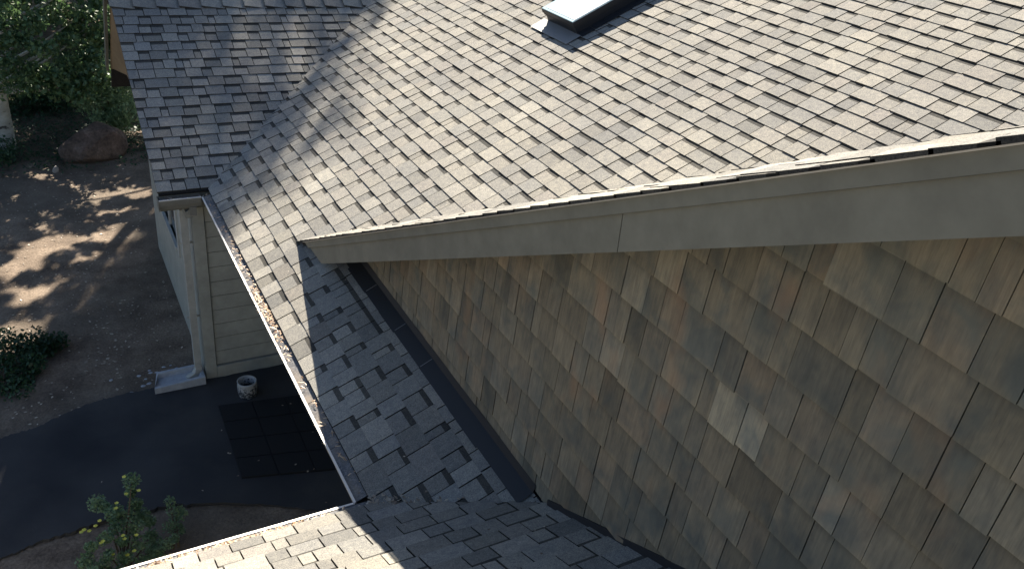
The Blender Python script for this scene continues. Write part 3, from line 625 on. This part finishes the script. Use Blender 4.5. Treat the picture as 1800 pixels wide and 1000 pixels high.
PA = [(3.0, -2), (5.4, -1.5), (6.3, .8), (6.6, 2.4), (6.5, 3.5), (6.2, 4.15), (5.85, 4.7), (5.7, 5.2), (5.2, 5.8), (4, 6), (3.0, 5)]
tree((8.3, 24.5, 0), 'tall leafy tree behind the wing roof shading it, above the top of the picture', PA, 400, 40000, .08, .36, 3, h=15, y=(22.5, 27), cover2=(3.3, .34), cover=(-.2, .55))
PB = [(-.5, -4.5), (3.9, -4.5), (4.3, 1), (4.0, 4.6), (2.5, 5.4), (1, 4.6), (-.6, 2)]
tree((3.4, 17, 0), 'second tall tree behind the wing roof, crown above the picture', PB, 430, 44000, .07, .27, 8, h=9, y=(15.6, 18.2), band=(-3.1, .6, .3))
PD = [(-6, -10), (.2, -10), (.2, 2), (-.4, 5), (-5, 5)]
tree((2.4, 25, 0), 'third tall tree far behind the aspen, crown above the picture', PD, 220, 26000, .09, .5, 18, h=14, y=(23, 27), trunk=.2)
for i_, (x_, y_) in enumerate(((-4, 31), (0.5, 32), (5, 31.5), (9, 30))):
    rr = random.Random(90 + i_); cs = [(x_ + rr.gauss(0, 1.6), y_ + rr.gauss(0, 1), rr.uniform(.6, 11)) for _ in range(90)]
    tree((x_, y_, 0), ('broad dark tree at the far left of the back row', 'broad dark tree second from left in the back row', 'broad dark tree third from left in the back row', 'broad dark tree at the right end of the back row')[i_], None, 0, 9000, .17, 1.1, 120 + i_, 'darkleaf', .2, 10, extra=cs, name='background_tree')
# visible aspen at the upper left
ex = []
R_ = random.Random(12)
for (u, v_, yy) in [(20, 20, 14.6), (60, 40, 14.4), (100, 20, 14.8), (140, 30, 15), (165, 15, 15.4), (30, 70, 14.3), (75, 85, 14.2), (115, 70, 14.6), (150, 60, 15), (10, 110, 14.2), (50, 125, 14.2), (90, 130, 14.3), (130, 110, 14.5), (160, 95, 14.6), (172, 125, 14.4), (182, 140, 14.4), (145, 140, 14.5), (110, 155, 14.3), (65, 150, 14.2), (140, 165, 14.3), (25, 145, 14.4), (170, 40, 15), (182, 20, 15.4), (0, 40, 14.5), (120, -20, 14.8), (60, -30, 14.6), (150, -40, 15), (0, -30, 14.5), (90, -60, 14.6)]:
    r = Rm @ Vector((u - 900, v_ - 500, F)); r = r * (yy / r.y); ex.append((r.x, r.y, r.z + H))
PC = [(-2.5, -3), (.8, -3), (1.6, 0), (1.2, 4), (-.5, 5), (-2.5, 3)]
tree((-.66, 15.25, 0), 'pale barked aspen tree with leafy low branches at the upper left', PC, 60, 15000, .042, .3, 14, h=8, trunk=.17, y=(14.2, 16.5), extra=ex * 2, cover=(-1, .5))
# dark background trees and shrubs
for (x, y, s, sd) in ((-3.2, 21, 2.0, 1), (.3, 23.5, 2.2, 2), (3.4, 22, 2.2, 3), (-5.5, 17.5, 1.8, 5)):
    rr = random.Random(sd); cs = [(x + rr.gauss(0, s * .5), y + rr.gauss(0, s * .5), rr.uniform(.8, 6.5)) for _ in range(60)]
    tree((x, y, 0), {1: 'dark leafy tree far back at the upper left corner', 2: 'dark leafy tree far back between aspen and house', 3: 'dark leafy tree hidden behind the wing roof', 5: 'dark leafy tree outside the left edge'}[sd], None, 0, 9000, .11, .8, sd + 40, 'darkleaf', .16, 6, extra=cs, name='background_tree')
def shrub(loc, label, cs, n, size, m, r, seed, flowers=None, name='shrub'):
    t = empty(name, loc, label, 'shrub')
    for c in cs[::2]: MB().tube([(loc[0] + random.uniform(-.05, .05), loc[1] + random.uniform(-.05, .05), 0), ((loc[0] + c[0]) / 2, (loc[1] + c[1]) / 2, c[2] * .6), c], [.012, .008, .004], 5).build('stem', M['twig'], t)
    leaves(cs, [r * random.uniform(.6, 1.2) for _ in cs], n, size, M[m], 'foliage', t, seed, .9)
    for p in flowers or []:
        fb = MB(); p = Vector(p)
        for k in range(5):
            a = k * 1.2566; d = Vector((math.cos(a), math.sin(a), .3)) * .017; e = Vector((-math.sin(a), math.cos(a), 0)) * .009; fb.add([p, p + d * .6 - e, p + d, p + d * .6 + e], [(0, 1, 2, 3)])
        fb.build('flower', M['yellow'], t)
    return t
def at(u, v_, y):
    r = Rm @ Vector((u - 900, v_ - 500, F)); r = r * (y / r.y); return (r.x, r.y, r.z + H)
# yellow flowered shrub at lower left
cs = [at(u, v_, y) for u, v_, y in [(232, 845, 5.7), (230, 865, 5.7), (238, 885, 5.65), (222, 905, 5.6), (248, 905, 5.65), (262, 915, 5.7), (205, 925, 5.5), (235, 925, 5.5), (265, 940, 5.6), (185, 945, 5.4), (215, 950, 5.4), (245, 955, 5.4), (275, 960, 5.5), (160, 960, 5.35), (190, 975, 5.3), (220, 980, 5.3), (250, 985, 5.3), (150, 985, 5.3), (180, 995, 5.25), (200, 900, 5.6), (182, 890, 5.7), (170, 883, 5.75), (210, 1005, 5.2), (160, 1010, 5.2), (240, 1010, 5.2), (272, 975, 5.4)]]
fl = [at(u, v_, 5.28 if v_ > 925 else 5.5) for u, v_ in ((218, 838), (205, 884), (204, 893), (222, 868), (244, 862), (175, 915), (168, 924), (148, 931), (143, 935), (157, 933), (216, 941), (219, 947), (240, 940), (178, 954), (181, 951), (198, 974), (224, 975), (236, 968))]
base = D(215, 985); shrub((base.x, 5.35, 0), 'green shrub dotted with small yellow flowers, lower left beside the near gutter', cs, 6500, .013, 'shrubleaf', .075, 61, fl, 'flowering_shrub')
cs = [at(u, v_, y) for u, v_, y in [(298, 880, 5.75), (305, 895, 5.7), (310, 912, 5.65), (318, 900, 5.7), (300, 925, 5.55), (308, 945, 5.45), (295, 955, 5.4), (318, 930, 5.6)]]
shrub((.42, 5.5, 0), 'sparse dark twiggy shrub right of the yellow flowered shrub', cs, 900, .012, 'shrubleaf', .06, 62)
cs = [at(u, v_, y) for u, v_, y in [(10, 600, 8.9), (30, 610, 8.8), (50, 620, 8.7), (10, 635, 8.6), (35, 640, 8.6), (60, 600, 8.9), (80, 605, 8.9), (100, 600, 8.9), (20, 665, 8.4), (45, 665, 8.4), (5, 690, 8.3), (30, 690, 8.2), (-20, 620, 8.7), (-25, 660, 8.5), (60, 640, 8.5), (-30, 700, 8.2), (75, 618, 8.8)]]
shrub((-.8, 8.3, 0), 'dense dark green leafy shrub at the left edge above the driveway', cs, 4200, .024, 'darkleaf', .17, 63)
cs = [(1.05 + random.gauss(0, .22), 15.6 + random.gauss(0, .3), random.uniform(.2, .95)) for _ in range(26)]
shrub((1.05, 15.6, 0), 'leafy green shrub between the boulder and the house wall', cs, 5000, .03, 'shrubleaf', .25, 64)
cs = [(.2 + random.gauss(0, .45), 17.2 + random.gauss(0, .25), random.uniform(.1, .6)) for _ in range(26)]
shrub((.2, 17.2, 0), 'low dark shrub behind the boulder', cs, 4500, .035, 'darkleaf', .3, 65)
cs = [(-1.3 + random.gauss(0, .5), 14.7 + random.gauss(0, .3), random.uniform(.05, .3)) for _ in range(20)]
shrub((-1.2, 14.7, 0), 'low dark ground shrub at the foot of the aspen trunk', cs, 2500, .03, 'darkleaf', .22, 66)
g = MB()
for _ in range(16000):
    x = random.uniform(-2.6, 1.9); y = random.uniform(13.9, 18.5)
    if (x - b1.x) ** 2 + (y - b1.y - .35) ** 2 < .2 or random.random() > (y - 13.6) * .8 + .1 * math.sin(5 * x): continue
    flake(g, (x, y, gh(x, y) + random.uniform(0, .1)), random.uniform(.015, .035), 1.2)
tag(g.build('dark_leaf_carpet', M['darkleaf'], loc=(0, 16, 0)), 'dark leaf carpet added for the deep shade around the boulder and tree', 'ground cover', kind='stuff')  # dark leaves put in to deepen the shade on this ground
# grass
g = MB()
for _ in range(9000):
    x = random.gauss(.4, 1.3); y = random.uniform(17.5, 21.5); a = random.random() * 6.28; h = random.uniform(.04, .11); d = Vector((math.cos(a), math.sin(a), 0)) * .008; p = Vector((x, y, gh(x, y)))
    g.add([p - d, p + d, p + Vector((random.uniform(-.03, .03), random.uniform(-.03, .03), h))], [(0, 1, 2)])
tag(g.build('grass', M['grass'], loc=(.4, 19, 0)), 'patch of green grass in dappled light beyond the boulder', 'grass', kind='stuff')
S.render.engine = 'CYCLES'
